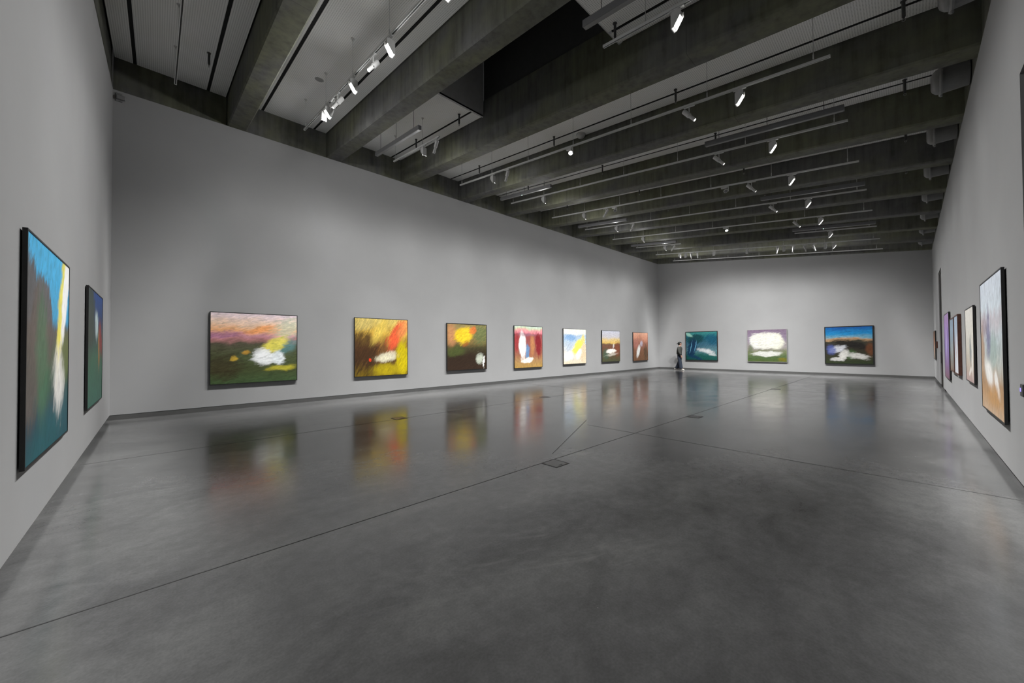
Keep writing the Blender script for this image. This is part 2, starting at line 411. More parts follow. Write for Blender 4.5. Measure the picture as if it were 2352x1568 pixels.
# ------------------------------------------------------------------ track lighting
RODS = [10.10, 8.57, 7.05, 5.53, 4.00, 2.48, 0.945]
TRACK_DROP = 0.72
def zt_(y): return zc(y) - TRACK_DROP
def rod_mesh():
    bm = bmesh.new(); lathe(bm, [(0, 0), (0.0045, 0), (0.0045, -0.60), (0.009, -0.605), (0.009, -0.68), (0, -0.68)], 8)
    me = bpy.data.meshes.new('suspension_rod'); bm.to_mesh(me); bm.free(); me.materials.append(M['track']); return me
def rose_mesh():
    bm = bmesh.new(); lathe(bm, [(0, 0.0), (0.035, 0.0), (0.032, -0.012), (0.010, -0.02), (0.008, -0.055), (0, -0.055)], 16)
    me = bpy.data.meshes.new('ceiling_rose'); bm.to_mesh(me); bm.free(); me.materials.append(M['white']); return me
ROD, ROSE = rod_mesh(), rose_mesh()
def track(k, y0, y1, label):
    t = thing('lighting_track', label, 'lighting track', (MID[k], y1, zt_(y1)), 'suspended lighting tracks')
    L = y0-y1
    bm = bmesh.new()
    def sl(y): return -SL*0 + SL*(y)
    for xa, xb, za, zb in ((-0.020, 0.020, 0.0, 0.018), (-0.020, -0.010, -0.018, 0.0), (0.010, 0.020, -0.018, 0.0)):
        slopebox(bm, xa, xb, 0, L, lambda y: za+SL*y, lambda y: zb+SL*y)
    mesh_obj('rail', bm, M['track'], t)
    bm = bmesh.new(); slopebox(bm, -0.0099, 0.0099, 0.003, L-0.003, lambda y: -0.006+SL*y, lambda y: -0.0005+SL*y); mesh_obj('groove', bm, M['slot'], t)
    for e in (0, L):
        bm = bmesh.new(); bev_box(bm, -0.022, 0.022, e-0.006, e+0.006, SL*e-0.020, SL*e+0.020, 0.003); mesh_obj('end_cap', bm, M['white'], t)
    for r in RODS:
        if y1 <= r <= y0:
            inst('suspension_rod', ROD, t, (0, r-y1, zc(r)-zt_(y1)))
            inst('ceiling_rose', ROSE, t, (0, r-y1, zc(r)-zt_(y1)))
    return t
for k in range(11):
    if k in (2, 8):
        w = 'short white lighting track beside the %s light shaft, ' % ('near' if k == 2 else 'distant')
        track(k, 10.19, 7.79, w+'by the long wall'); track(k, 3.16, 0.75, w+'by the doorway wall')
    else:
        track(k, 10.2, 0.75, 'long white suspended lighting track in the %s ceiling bay' % ORD[k] if k else 'long white lighting track above the near wall, without lamps in view')

# lamp heads -------------------------------------------------------
def me_from(bm, name, mat, smooth=False):
    bmesh.ops.recalc_face_normals(bm, faces=bm.faces)
    me = bpy.data.meshes.new(name); bm.to_mesh(me); bm.free(); me.materials.append(mat)
    if smooth:
        for p in me.polygons: p.use_smooth = True
    return me
# washer: local +x looks at the wall, hangs below z=0
bm = bmesh.new(); prism(bm, [(-0.065, -0.005), (-0.085, -0.03), (-0.085, -0.285), (-0.072, -0.285), (-0.055, -0.235), (-0.045, -0.235), (0.055, -0.085), (0.055, -0.005)], 1, -0.06, 0.06)
bm.transform(Matrix.Scale(0.78, 4)); W_BODY = me_from(bm, 'housing', M['white'])
bm = bmesh.new(); n = Vector((0.15, 0, -0.10)).normalized()
p0, p1 = Vector((0.052, 0, -0.095)), Vector((-0.040, 0, -0.233))
q = [p0+Vector((0, -0.05, 0)), p0+Vector((0, 0.05, 0)), p1+Vector((0, 0.05, 0)), p1+Vector((0, -0.05, 0))]
lo = [bm.verts.new(v+n*0.001) for v in q]; hi = [bm.verts.new(v+n*0.006) for v in q]
bm.faces.new(lo); bm.faces.new(hi)
for i in range(4): bm.faces.new((lo[i], lo[(i+1) % 4], hi[(i+1) % 4], hi[i]))
bm.transform(Matrix.Scale(0.78, 4)); W_LENS = me_from(bm, 'lens', M['lens'])
bm = bmesh.new(); prism(bm, [(-0.06, -0.01), (-0.084, -0.03), (-0.084, -0.284), (-0.035, -0.275), (0.085, -0.11), (0.085, -0.02)], 1, -0.002, 0.002)
bm.transform(Matrix.Scale(0.78, 4)); W_SIDE = me_from(bm, 'side_shield', M['white'])
bm = bmesh.new(); bev_box(bm, -0.018, 0.018, -0.10, 0.10, -0.022, -0.001, 0.004); ADAPT = me_from(bm, 'track_adapter', M['white'])
bm = bmesh.new(); bev_box(bm, -0.022, 0.022, -0.022, 0.022, -0.075, -0.012, 0.004); NECK = me_from(bm, 'neck', M['white'])
bm = bmesh.new(); rod(bm, (0, 0, -0.012), (0, 0, -0.150), 0.010, 10); STEM = me_from(bm, 'stem', M['white'])
# cylinder spotlight: local +z looks along the beam, pivot at 0
bm = bmesh.new(); lathe(bm, [(0, -0.155), (0.040, -0.155), (0.043, -0.150), (0.043, 0.005), (0.036, 0.012), (0, 0.012)], 20); C_REAR = me_from(bm, 'barrel', M['white'])
bm = bmesh.new(); lathe(bm, [(0.031, 0.010), (0.031, 0.155), (0.026, 0.155), (0.026, 0.125), (0, 0.125)], 20); C_SNOOT = me_from(bm, 'snoot', M['white'])
bm = bmesh.new(); lathe(bm, [(0, 0.127), (0.0255, 0.127), (0.0255, 0.140), (0, 0.140)], 16); C_LENS = me_from(bm, 'lens', M['glow'])
bm = bmesh.new(); rod(bm, (0.031, 0, 0.03), (0.048, 0, 0.03), 0.007, 8); C_KNOB = me_from(bm, 'knob', M['dark'])
# disc downlight head
bm = bmesh.new(); prism(bm, [(-0.10, 0.0), (0.10, 0.0), (0.085, -0.055), (-0.05, -0.055)], 0, -0.02, 0.02); D_BOX = me_from(bm, 'driver_box', M['white'])
bm = bmesh.new(); bev_box(bm, -0.012, 0.012, -0.105, -0.085, -0.15, 0.0, 0.003); D_ARM = me_from(bm, 'arm', M['white'])
bm = bmesh.new(); lathe(bm, [(0, 0.02), (0.050, 0.02), (0.058, 0.01), (0.058, -0.02), (0.050, -0.02), (0.047, -0.012), (0, -0.012)], 20); D_RING = me_from(bm, 'lamp_ring', M['white'])
bm = bmesh.new(); lathe(bm, [(0, -0.0125), (0.046, -0.0125), (0.046, -0.017), (0, -0.017)], 20); D_LENS = me_from(bm, 'lens', M['lens'])
D_LENS_OFF = D_LENS.copy(); D_LENS_OFF.materials.clear(); D_LENS_OFF.materials.append(M['diffuser'])

def spot(parent, loc, target_w, power, deg, blend, radius=0.05):
    ld = bpy.data.lights.new('lamp_light', 'SPOT'); ld.energy = power; ld.color = (1.0, 0.995, 0.985)
    ld.spot_size = math.radians(deg); ld.spot_blend = blend; ld.shadow_soft_size = radius
    o = bpy.data.objects.new('lamp_light', ld); COL.objects.link(o); o.parent = parent; o.location = loc
    d = Vector(target_w) - (Vector(parent.location) + Vector(loc))
    o.rotation_mode = 'QUATERNION'; o.rotation_quaternion = d.to_track_quat('-Z', 'Y')
    return o
def wash_light(parent, loc, ang, power, spill_k=0.1, cut=(0.0, 0.43), pw=2.5):
    """asymmetric wall-washer photometry: evens out the wall from just under lamp height to the floor, soft cut-off above"""
    ld = bpy.data.lights.new('lamp_light', 'POINT'); ld.energy = power; ld.color = (1.0, 0.997, 0.99); ld.shadow_soft_size = 0.05
    ld.use_nodes = True; nt = ld.node_tree; em = nt.nodes['Emission']
    tc = nt.nodes.new('ShaderNodeTexCoord'); sp = nt.nodes.new('ShaderNodeSeparateXYZ'); nt.links.new(tc.outputs['Normal'], sp.inputs[0])
    def mt(op, a, b=0.0, clamp=False):
        n = nt.nodes.new('ShaderNodeMath'); n.operation = op; n.use_clamp = clamp
        for i, v in enumerate((a, b)):
            if isinstance(v, bpy.types.NodeSocket): nt.links.new(v, n.inputs[i])
            else: n.inputs[i].default_value = v
        return n.outputs[0]
    def ss(v, lo, hi):
        n = nt.nodes.new('ShaderNodeMapRange'); n.interpolation_type = 'SMOOTHSTEP'; nt.links.new(v, n.inputs[0])
        n.inputs[1].default_value = lo; n.inputs[2].default_value = hi; n.inputs[3].default_value = 0; n.inputs[4].default_value = 1
        return n.outputs[0]
    nx = mt('MAXIMUM', sp.outputs[0], WASH_MINX)
    gain = mt('POWER', nx, -pw)
    down = mt('MULTIPLY', sp.outputs[2], -1.0)
    up_cut = ss(down, 0.02, 0.50)
    side = mt('SUBTRACT', 1.0, ss(mt('ABSOLUTE', sp.outputs[1]), 0.32, 0.85))
    back = ss(sp.outputs[0], *cut)
    f = mt('MULTIPLY', mt('MULTIPLY', gain, up_cut), mt('MULTIPLY', side, back))
    spill = mt('MULTIPLY', mt('MULTIPLY', ss(down, -0.85, -0.05), mt('SUBTRACT', 1.0, ss(down, 0.05, 0.35))), spill_k)
    nt.links.new(mt('ADD', f, spill), em.inputs['Strength'])
    o = bpy.data.objects.new('lamp_light', ld); COL.objects.link(o); o.parent = parent; o.location = loc
    o.rotation_euler.z = ang
    return o
TILT = Quaternion((1, 0, 0), math.atan(SL))
def wash_lamp(k, y, wall, power, label, lit=True):
    x = MID[k]; t = thing('wall_washer', label, 'track lamp', (x, y, zt_(y)-0.018), 'box wall-washer lamps')
    ang = {'long': math.pi/2, 'right': -math.pi/2, 'left': math.pi, 'far': 0.0}[wall]
    q = Quaternion((0, 0, 1), ang)
    inst('track_adapter', ADAPT, t, (0, 0, 0), TILT); inst('neck', NECK, t)
    hs = inst('housing', W_BODY, t, (0, 0, -0.05), q); [inst('side_shield', W_SIDE, hs, (0, sy, 0)) for sy in (-0.0485, 0.0485)]
    inst('lens', W_LENS, hs)
    d = Vector((math.cos(ang), math.sin(ang), 0))
    loc = d*0.05 + Vector((0, 0, -0.25))
    if wall == 'long': tgt = (x, YW, 2.6)
    elif wall == 'right': tgt = (x, YR, 2.2)
    elif wall == 'left': tgt = (XL, y, 2.4)
    else: tgt = (XF, y, 2.5)
    wash_light(t, loc, ang, power, WASH_SPILL[wall], WASH_CUT[wall], WASH_POW[wall])
    return t
def cyl_lamp(k, y, target, power, label, deg=34):
    x = MID[k]; t = thing('cylinder_spotlight', label, 'track lamp', (x, y, zt_(y)-0.018), 'cylinder spotlights')
    inst('track_adapter', ADAPT, t, (0, 0, 0), TILT); inst('stem', STEM, t)
    piv = Vector((0, 0, -0.185))
    d = (Vector(target) - (Vector(t.location)+piv)).normalized()
    q = d.to_track_quat('Z', 'Y')
    b = inst('barrel', C_REAR, t, piv, q)
    sn = inst('snoot', C_SNOOT, t, piv, q); inst('lens', C_LENS, sn); inst('knob', C_KNOB, b)
    if power > 0: spot(t, piv + d*0.16, target, power, deg, 0.6, 0.03)
    return t
def disc_lamp(k, y, label, lit):
    x = MID[k]; t = thing('disc_downlight', label, 'track lamp', (x, y, zt_(y)-0.018), 'disc downlights')
    inst('driver_box', D_BOX, t, (0, 0, -0.001), TILT); inst('arm', D_ARM, t, (0, 0, -0.014))
    q = Vector((-0.45, -0.35, -0.8)).to_track_quat('-Z', 'Y')
    rg = inst('lamp_ring', D_RING, t, (0, -0.03, -0.135), q); inst('lens', D_LENS if lit else D_LENS_OFF, rg)
    spot(t, (-0.02, -0.045, -0.17), (x-0.02, y-0.045, 0.0), FLOOD, 88, 1.0, 0.06)
    return t

# second ceiling bay: washers and spots on the two paintings of the near wall
for y, pos in ((3.94, 'at the upper picture edge'), (5.52, 'largest in view'), (7.03, 'between two cylinder spotlights'), (8.45, 'beside the lampless box')):
    wash_lamp(1, y, 'left', WASH_LEFT, 'brightly glowing white wall-washer on the second track, %s' % (pos if 'lampless' not in pos else 'farthest of the four'))
wash_lamp(1, 8.75, 'long', WASH_LONG*0.8, 'white wall-washer on the second track, lens turned to the long wall')
cyl_lamp(1, 6.14, (XL, 5.24, 1.5), SPOT_PIC*0.5, 'white cylinder spotlight on the second track, first below the largest glowing washer')
cyl_lamp(1, 7.84, (XL, 8.6, 1.5), SPOT_PIC*0.5, 'white cylinder spotlight on the second track, middle one of three')
cyl_lamp(1, 8.12, (1.9, YW, 1.5), SPOT_PIC, 'white cylinder spotlight on the second track, lowest of three')
# washers for the long wall, picture spots, washers for the doorway wall
PICX = [1.87, 5.26, 8.63, 12.0, 15.36, 18.71, 22.1]
for k in range(2, 9):
    wash_lamp(k, {2: 8.53, 3: 8.53}.get(k, 8.58), 'long', WASH_LONG, 'white box wall-washer facing the long wall, on the %s track' % ORD[k])
for k, y, px in ((2, 7.96, 5.26), (3, 7.91, 8.63), (5, 7.62, 12.0), (6, 7.85, 15.36), (8, 8.17, 18.71)):
    cyl_lamp(k, y, (px, YW, 1.5), SPOT_PIC, 'white cylinder spotlight tilted toward the long wall, on the %s track' % ORD[k])
for k in range(2, 9):
    wash_lamp(k, {2: 2.04, 3: 1.95, 4: 1.96}.get(k, 2.04), 'right', WASH_RIGHT, 'glowing white wall-washer facing the doorway wall, on the %s track' % ORD[k])
for k, y, px in ((3, 2.8, 7.7), (4, 3.03, 10.2), (5, 2.95, 12.5), (6, 2.93, 13.7), (7, 2.71, 15.9)):
    cyl_lamp(k, y, (px, YR, 1.5), SPOT_PIC*0.28, 'white cylinder spotlight tilted toward the doorway wall, on the %s track' % ORD[k])
disc_lamp(1, 2.30, 'added disc lamp on the second track, unseen above the camera', True)  # extra lamp added out of view to brighten the near floor
disc_lamp(3, 5.64, 'lit round disc lamp on the fourth track', True)
disc_lamp(5, 7.26, 'small round disc lamp on the sixth track, closer to the long wall', False)
disc_lamp(5, 3.63, 'round disc lamp on the sixth track, beside a cylinder spotlight', False)
disc_lamp(7, 5.03, 'round disc lamp halfway along the eighth track', True)
# tenth bay: lamps for the end wall
for y, wl, lab in ((8.82, 'long', 'first from the long wall'), (8.48, 'far', 'second from the long wall'), (7.02, 'far', 'third from the long wall'), (5.49, 'far', 'fourth, alone at mid-track'),
               (3.97, 'far', 'fifth, beside a vertical spotlight'), (2.47, 'far', 'sixth from the long wall'), (2.17, 'right', 'glowing, closest to the doorway wall')):
    wash_lamp(9, y, wl, {'far': WASH_FAR*(0.85 if y < 4.5 else 1.0), 'long': WASH_LONG, 'right': WASH_RIGHT}[wl], 'white box wall-washer on the tenth track, %s' % lab)
for i, (y, ty) in enumerate(((8.18, 9.2), (7.86, 8.6), (4.24, 5.9), (3.62, 5.0), (3.18, 2.3), (2.86, 1.7))):
    cyl_lamp(9, y, (XF, ty, 1.5), SPOT_PIC*0.4, 'small white cylinder spotlight on the tenth track, %s from the long wall' % ['first', 'second', 'third', 'fourth', 'fifth', 'sixth'][i])

# ------------------------------------------------------------------ unlit linear lights
def linear(k, y0, y1, label, led=None):
    x = MID[k]-0.52; z = zc(y1)-0.70
    t = thing('linear_pendant', label, 'linear light', (x, y1, z), 'unlit linear pendants')
    L = y0-y1
    bm = bmesh.new(); slopebox(bm, -0.04, 0.04, 0, L, lambda y: -0.05+SL*y, lambda y: 0.05+SL*y); mesh_obj('housing', bm, M['grey'], t)
    bm = bmesh.new(); slopebox(bm, -0.033, 0.033, 0.02, L-0.02, lambda y: -0.056+SL*y, lambda y: -0.0495+SL*y); mesh_obj('diffuser', bm, M['diffuser'], t)
    for f in (0.12, 0.5, 0.88):
        y = L*f; bm = bmesh.new(); rod(bm, (0, y, SL*y+0.05), (0, y, SL*y+0.699), 0.005, 6); mesh_obj('suspension_wire', bm, M['dark'], t)
    if led is not None:
        bm = bmesh.new(); lathe(bm, [(0, -0.062), (0.012, -0.062), (0.012, -0.055), (0, -0.055)], 10, Matrix.Translation((0, L*led, SL*L*led))); mesh_obj('indicator_light', bm, M['led'], t)
for k, nm in ((2, 'third'), (4, 'fifth'), (6, 'seventh'), (8, 'ninth')):
    linear(k, 10.2, 7.8, 'unlit grey linear pendant in the %s bay, by the long wall' % nm, 0.55 if k == 4 else None)
    linear(k, 3.15, 0.75, 'unlit grey linear pendant in the %s bay, by the doorway wall' % nm, 0.6 if k == 8 else None)

# ------------------------------------------------------------------ rigging eyebolts
bm = bmesh.new(); lathe(bm, [(0, 0.0), (0.034, 0.0), (0.034, -0.012), (0.021, -0.018), (0.021, -0.235), (0.012, -0.24), (0.012, -0.262), (0, -0.262)], 12); E_ROD = me_from(bm, 'rod', M['dark'])
bm = bmesh.new()
for i in range(14):
    a, b = 2*math.pi*i/14, 2*math.pi*(i+1)/14
    rod(bm, (0, 0.018*math.cos(a), -0.280+0.018*math.sin(a)), (0, 0.018*math.cos(b), -0.280+0.018*math.sin(b)), 0.0055, 6)
E_EYE = me_from(bm, 'eye_ring', M['wire'])
for k in range(0, 10):
    for i, y in enumerate((-0.02, 3.26, 6.55, 9.80)):
        if k in (2, 8) and i in (2,): y = 7.66
        if k == 8 and i == 0: pass
        if k == 0 and i < 3: continue
        if k in (1,): continue
        if k == 2 and i == 0: continue
        if k >= 7 and i in (1, 2, 3) and k > 7: continue
        lab = 'dark steel rigging eyebolt in the %s ceiling bay%s' % (ORD[k], '' if k == 0 else [', next to the doorway wall', ', second from the doorway wall', ', second from the long wall', ', next to the long wall'][i])
        t = thing('rigging_eyebolt', lab, 'eyebolt', (MID[k]+0.50, y, zc(y)), 'rigging eyebolts')
        inst('rod', E_ROD, t); inst('eye_ring', E_EYE, t)

# ------------------------------------------------------------------ round air nozzles along the right wall
def nozzle(k):
    t = thing('air_nozzle', 'round grey air nozzle on the doorway wall in the %s bay' % ORD[k], 'air vent', (MID[k], YR, zs(YR)+0.30), 'round air nozzles')
    rx = Matrix.Rotation(-math.pi/2, 4, 'X')    # local z -> +y
    bm = bmesh.new(); lathe(bm, [(0, 0.0), (0.20, 0.0), (0.20, 0.30), (0, 0.30)], 28, rx); mesh_obj('duct', bm, M['duct'], t, smooth=False)
    bm = bmesh.new(); lathe(bm, [(0.20, 0.295), (0.245, 0.295), (0.245, 0.315), (0.23, 0.335), (0.205, 0.335), (0.20, 0.32)], 28, rx); mesh_obj('flange', bm, M['duct'], t)
    bm = bmesh.new(); lathe(bm, [(0.205, 0.325), (0.19, 0.37), (0.15, 0.41), (0.11, 0.425), (0.10, 0.40), (0.085, 0.34), (0, 0.33)], 28, rx); mesh_obj('nozzle_dome', bm, M['duct'], t, smooth=True)
    bm = bmesh.new(); lathe(bm, [(0, -0.275), (0.018, -0.265), (0.020, -0.24), (0, -0.235)], 10, Matrix.Translation((0, 0.31, 0))); mesh_obj('clamp', bm, M['duct'], t)
for k in range(3, 11): nozzle(k)

# ------------------------------------------------------------------ small ceiling and wall fittings
t = thing('smoke_detector', 'white domed smoke detector on the fourth bay ceiling panel', 'smoke detector', (MID[3]+0.83, 5.9, zc(5.9)))
bm = bmesh.new(); lathe(bm, [(0, 0.0), (0.12, 0.0), (0.125, -0.02), (0.11, -0.03), (0, -0.03)], 24); mesh_obj('base_plate', bm, M['white'], t)
bm = bmesh.new(); lathe(bm, [(0.108, -0.03), (0.10, -0.07), (0.07, -0.095), (0, -0.10)], 24); mesh_obj('dome', bm, M['white'], t, smooth=True)
bm = bmesh.new(); lathe(bm, [(0, 0), (0.014, 0), (0.014, -0.01), (0, -0.01)], 8, Matrix.Translation((0.07, -0.07, -0.075))); mesh_obj('sensor_window', bm, M['dark'], t)
t = thing('ceiling_speaker', 'round grey flush speaker on the second bay ceiling', 'speaker', (2.60, 8.95, zc(8.95)))
bm = bmesh.new(); lathe(bm, [(0, -0.002), (0.085, -0.004), (0.095, 0.004), (0, 0.01)], 24); o = mesh_obj('grille', bm, plain('speaker_grey', (0.30, 0.30, 0.30), 0.7), t); o.rotation_euler.x = math.atan(SL)
t = thing('corner_sensor', 'small grey sensor bracket high in the room corner', 'sensor', (-0.62, YW, 6.93))
bm = bmesh.new(); bev_box(bm, -0.05, 0.05, -0.03, 0.0, -0.08, 0.10, 0.006); mesh_obj('mount', bm, M['duct'], t)
bm = bmesh.new(); bev_box(bm, -0.04, 0.10, -0.10, -0.031, -0.05, 0.03, 0.01); mesh_obj('sensor_head', bm, M['duct'], t)
t = thing('call_panel', 'small dark call panel with a violet display at the picture edge', 'wall panel', (6.015, YR, 1.06))
bm = bmesh.new(); bev_box(bm, -0.06, 0.06, 0.0, 0.02, -0.06, 0.06, 0.005); mesh_obj('housing', bm, M['dark'], t)
bm = bmesh.new(); box(bm, 0.01, 0.05, 0.0195, 0.0215, -0.015, 0.02); mesh_obj('display', bm, M['purple_led'], t)
t = thing('access_reader', 'dark brown box on the wall beside the smallest painting', 'wall panel', (21.6, YR, 1.50))
bm = bmesh.new(); bev_box(bm, -0.07, 0.07, 0.0, 0.05, -0.13, 0.13, 0.006); mesh_obj('housing', bm, M['brown'], t)
bm = bmesh.new(); box(bm, -0.04, 0.04, 0.0495, 0.0525, 0.0, 0.08); mesh_obj('screen', bm, M['black'], t)

# floor boxes let into the slab
def floor_box(x, y, label, lid='lidm'):
    t = thing('floor_box', label, 'floor box', (x, y, 0), 'floor service boxes')
    bm = bmesh.new()
    for a in ((-0.13, 0.13, -0.13, -0.115), (-0.13, 0.13, 0.115, 0.13), (-0.13, -0.115, -0.115, 0.115), (0.115, 0.13, -0.115, 0.115)): box(bm, a[0], a[1], a[2], a[3], 0.0, 0.004)
    mesh_obj('frame', bm, M['slot'], t)
    bm = bmesh.new(); box(bm, -0.112, 0.112, -0.112, 0.112, 0.0, 0.003); ld_ = mesh_obj('lid', bm, M[lid], t)
    bm = bmesh.new(); box(bm, -0.03, 0.03, -0.095, -0.08, 0.003, 0.005); mesh_obj('finger_slot', bm, M['slot'], ld_)
floor_box(3.75, 3.165, 'grey square floor box closest to the camera')
floor_box(8.34, 3.165, 'grey square floor box on the long joint, second from the camera')
floor_box(15.58, 3.20, 'small floor box in front of the central pale oval painting')
floor_box(3.78, 7.52, 'brown floor box in front of the yellow and red painting', 'brass')
floor_box(8.5, 7.55, 'dark floor box in front of the yellow and olive painting')

# ------------------------------------------------------------------ paintings (loose abstract colour fields)
def paint(name, stops, blobs, wob=0.06, tilt=0.35, stretch=5.0, streak=0.35, seed=0.0, hor=0.05, k=1.08):
    """stops: colour by height (0 bottom .. 1 top); blobs: (cx, cy, rx, ry, angle, colour, strength, softness)"""
    t = NT(name)
    uv = t.uv()
    base_ = t.mapping(uv, loc=(seed, seed*0.7, 0))
    turned = t.mapping(base_, rot=(0, 0, -tilt))
    br = t.noise(t.mapping(turned, (5.0, 5.0*stretch, 1)), 1.0, 7, 0.72, 0.5)
    br2 = t.noise(t.mapping(turned, (2.2, 2.2*stretch*0.8, 1)), 1.0, 6, 0.66, 0.6)
    dab = t.noise(t.mapping(turned, (14.0, 40.0, 1)), 1.0, 3, 0.6, 0.8)
    wn = t.noise(base_, 3.5, 4, 0.6)
    wn2 = t.noise(t.mapping(base_, loc=(5.2, 1.3, 0)), 3.5, 4, 0.6)
    sp = t.node('ShaderNodeSeparateXYZ'); t.l.new(uv, sp.inputs[0])
    u = t.math('ADD', sp.outputs[0], t.math('MULTIPLY', t.math('SUBTRACT', wn, 0.5), wob*2.4))
    v = t.math('ADD', sp.outputs[1], t.math('MULTIPLY', t.math('SUBTRACT', wn2, 0.5), wob*2.4))
    vb = t.math('ADD', v, t.math('MULTIPLY', t.math('SUBTRACT', br2, 0.5), hor*3))
    c = t.ramp(vb, [(p, rgb(*col, k)) for p, col in stops])
    for (cx, cy, rx, ry, an, col, st, soft) in blobs:
        du = t.math('SUBTRACT', u, cx); dv = t.math('SUBTRACT', v, cy)
        ca, sa = math.cos(an), math.sin(an)
        a = t.math('DIVIDE', t.math('ADD', t.math('MULTIPLY', du, ca), t.math('MULTIPLY', dv, sa)), rx)
        b = t.math('DIVIDE', t.math('SUBTRACT', t.math('MULTIPLY', dv, ca), t.math('MULTIPLY', du, sa)), ry)
        d = t.math('SQRT', t.math('ADD', t.math('MULTIPLY', a, a), t.math('MULTIPLY', b, b)))
        d = t.math('ADD', d, t.math('MULTIPLY', t.math('ADD', t.math('SUBTRACT', br, 0.5), t.math('MULTIPLY', t.math('SUBTRACT', dab, 0.5), 0.35)), 2.0*soft+0.5))
        msk = t.node('ShaderNodeMapRange'); msk.interpolation_type = 'SMOOTHSTEP'
        t.put(msk.inputs[0], d); msk.inputs[1].default_value = 1.0+soft*0.35; msk.inputs[2].default_value = max(0.0, 1.0-soft*0.7)
        msk.inputs[3].default_value = 0.0; msk.inputs[4].default_value = st
        c = t.mix(msk.outputs[0], c, rgb(*col, k))
    dt = t.ramp(dab, [(0.35, (0.72, 0.72, 0.72)), (0.5, (1.0, 1.0, 1.0)), (0.68, (1.28, 1.28, 1.28))])
    c = t.mix(0.6, c, dt, 'MULTIPLY')
    c = t.mix(streak, c, t.ramp(br, [(0.30, (0.45, 0.45, 0.45)), (0.52, (1.0, 1.0, 1.0)), (0.72, (1.5, 1.5, 1.5))]), 'MULTIPLY')
    t.l.new(c, t.b.inputs['Base Color'])
    t.b.inputs['Roughness'].default_value = 0.45
    t.b.inputs['Specular IOR Level'].default_value = 0.3
    t.bump(t.math('ADD', t.math('MULTIPLY', br, 0.5), t.math('MULTIPLY', dab, 0.5)), 0.35, 0.005)
    return t.m

def painting(wall, a0, a1, z0, z1, mat, label, frame='black', fw_=0.014, front=0.06, depth=0.042):
    """a0..a1 along the wall, seen left to right as given"""
    w, h = abs(a1-a0), z1-z0; cx = (a0+a1)/2
    name = 'framed_painting' if frame != 'edge' else 'canvas_painting'
    if wall == 'back': loc = (cx, YW, z0); rz = 0.0
    elif wall == 'far': loc = (XF, cx, z0); rz = -math.pi/2
    elif wall == 'left': loc = (XL, cx, z0); rz = math.pi/2
    else: loc = (cx, YR, z0); rz = math.pi
    t = thing(name, label, 'painting', loc, 'gallery paintings'); t.rotation_euler.z = rz
    # local: +x to the viewer's right, -y toward the room, z up; wall plane at y=0
    yf, yb = -front, -(front-depth)
    bm = bmesh.new()
    for x0, x1, za, zb in ((-w/2, -w/2+fw_, 0, h), (w/2-fw_, w/2, 0, h), (-w/2+fw_, w/2-fw_, 0, fw_), (-w/2+fw_, w/2-fw_, h-fw_, h)):
        box(bm, x0, x1, yf, yb, za, zb)
    mesh_obj('frame' if frame != 'edge' else 'stretcher', bm, M[frame], t)
    # canvas with a gently uneven face
    bm = bmesh.new(); x0, x1, za, zb = -w/2+fw_+0.002, w/2-fw_-0.002, fw_+0.002, h-fw_-0.002
    uvl = bm.loops.layers.uv.new('UVMap')
    N = 10; g = [[bm.verts.new((x0+(x1-x0)*i/N, yf+0.004 - 0.002*math.sin(math.pi*i/N)*math.sin(math.pi*j/N), za+(zb-za)*j/N)) for i in range(N+1)] for j in range(N+1)]
    for j in range(N):
        for i in range(N):
            f = bm.faces.new((g[j][i], g[j][i+1], g[j+1][i+1], g[j+1][i]))
            for l, (ii, jj) in zip(f.loops, ((i, j), (i+1, j), (i+1, j+1), (i, j+1))): l[uvl].uv = (ii/N, jj/N)
    me = bpy.data.meshes.new('canvas'); bm.to_mesh(me); bm.free(); me.materials.append(mat)
    for p in me.polygons: p.use_smooth = True
    o = bpy.data.objects.new('canvas', me); COL.objects.link(o); o.parent = t
    bm = bmesh.new(); box(bm, x0, x1, yf+0.012, yb, za, zb); mesh_obj('backing_board', bm, M['black'] if frame != 'brown' else M['brown'], t)
    bm = bmesh.new()
    for xx in (-w*0.3, w*0.3): box(bm, xx-0.05, xx+0.05, yb, -0.0005, h*0.72, h*0.78)
    mesh_obj('wall_cleat', bm, M['dark'], t)
    return t

W_ = (245, 245, 242)
painting('left', 4.35, 6.15, 0.637, 2.383, paint('paint_blue_ridge',
    [(0.0, (28, 78, 88)), (0.18, (42, 66, 78)), (0.36, (62, 88, 70)), (0.50, (84, 92, 72)), (0.60, (92, 88, 84)), (0.66, (60, 160, 205)), (1.0, (72, 178, 226))],
    [(0.05, 0.55, 0.24, 0.40, 0.1, (92, 84, 80), 0.95, 0.25), (0.30, 0.60, 0.22, 0.26, -0.3, (96, 86, 82), 0.95, 0.2), (0.86, 0.45, 0.30, 0.16, 0.0, (98, 108, 58), 0.8, 0.5), (0.30, 0.42, 0.14, 0.35, 0.1, (72, 116, 84), 0.7, 0.7), (0.55, 0.10, 0.6, 0.14, 0.2, (24, 88, 96), 0.7, 0.8),
     (0.80, 0.80, 0.09, 0.50, -0.33, (238, 226, 96), 0.95, 0.35), (0.90, 0.86, 0.09, 0.36, -0.33, (252, 252, 250), 1.0, 0.35), (0.70, 0.33, 0.17, 0.20, 0.3, (232, 228, 222), 0.85, 0.7)],
    tilt=1.2, streak=0.30, seed=1.0), 'tall painting nearest the camera, bright blue over green with a white-yellow streak', front=0.036, depth=0.026)
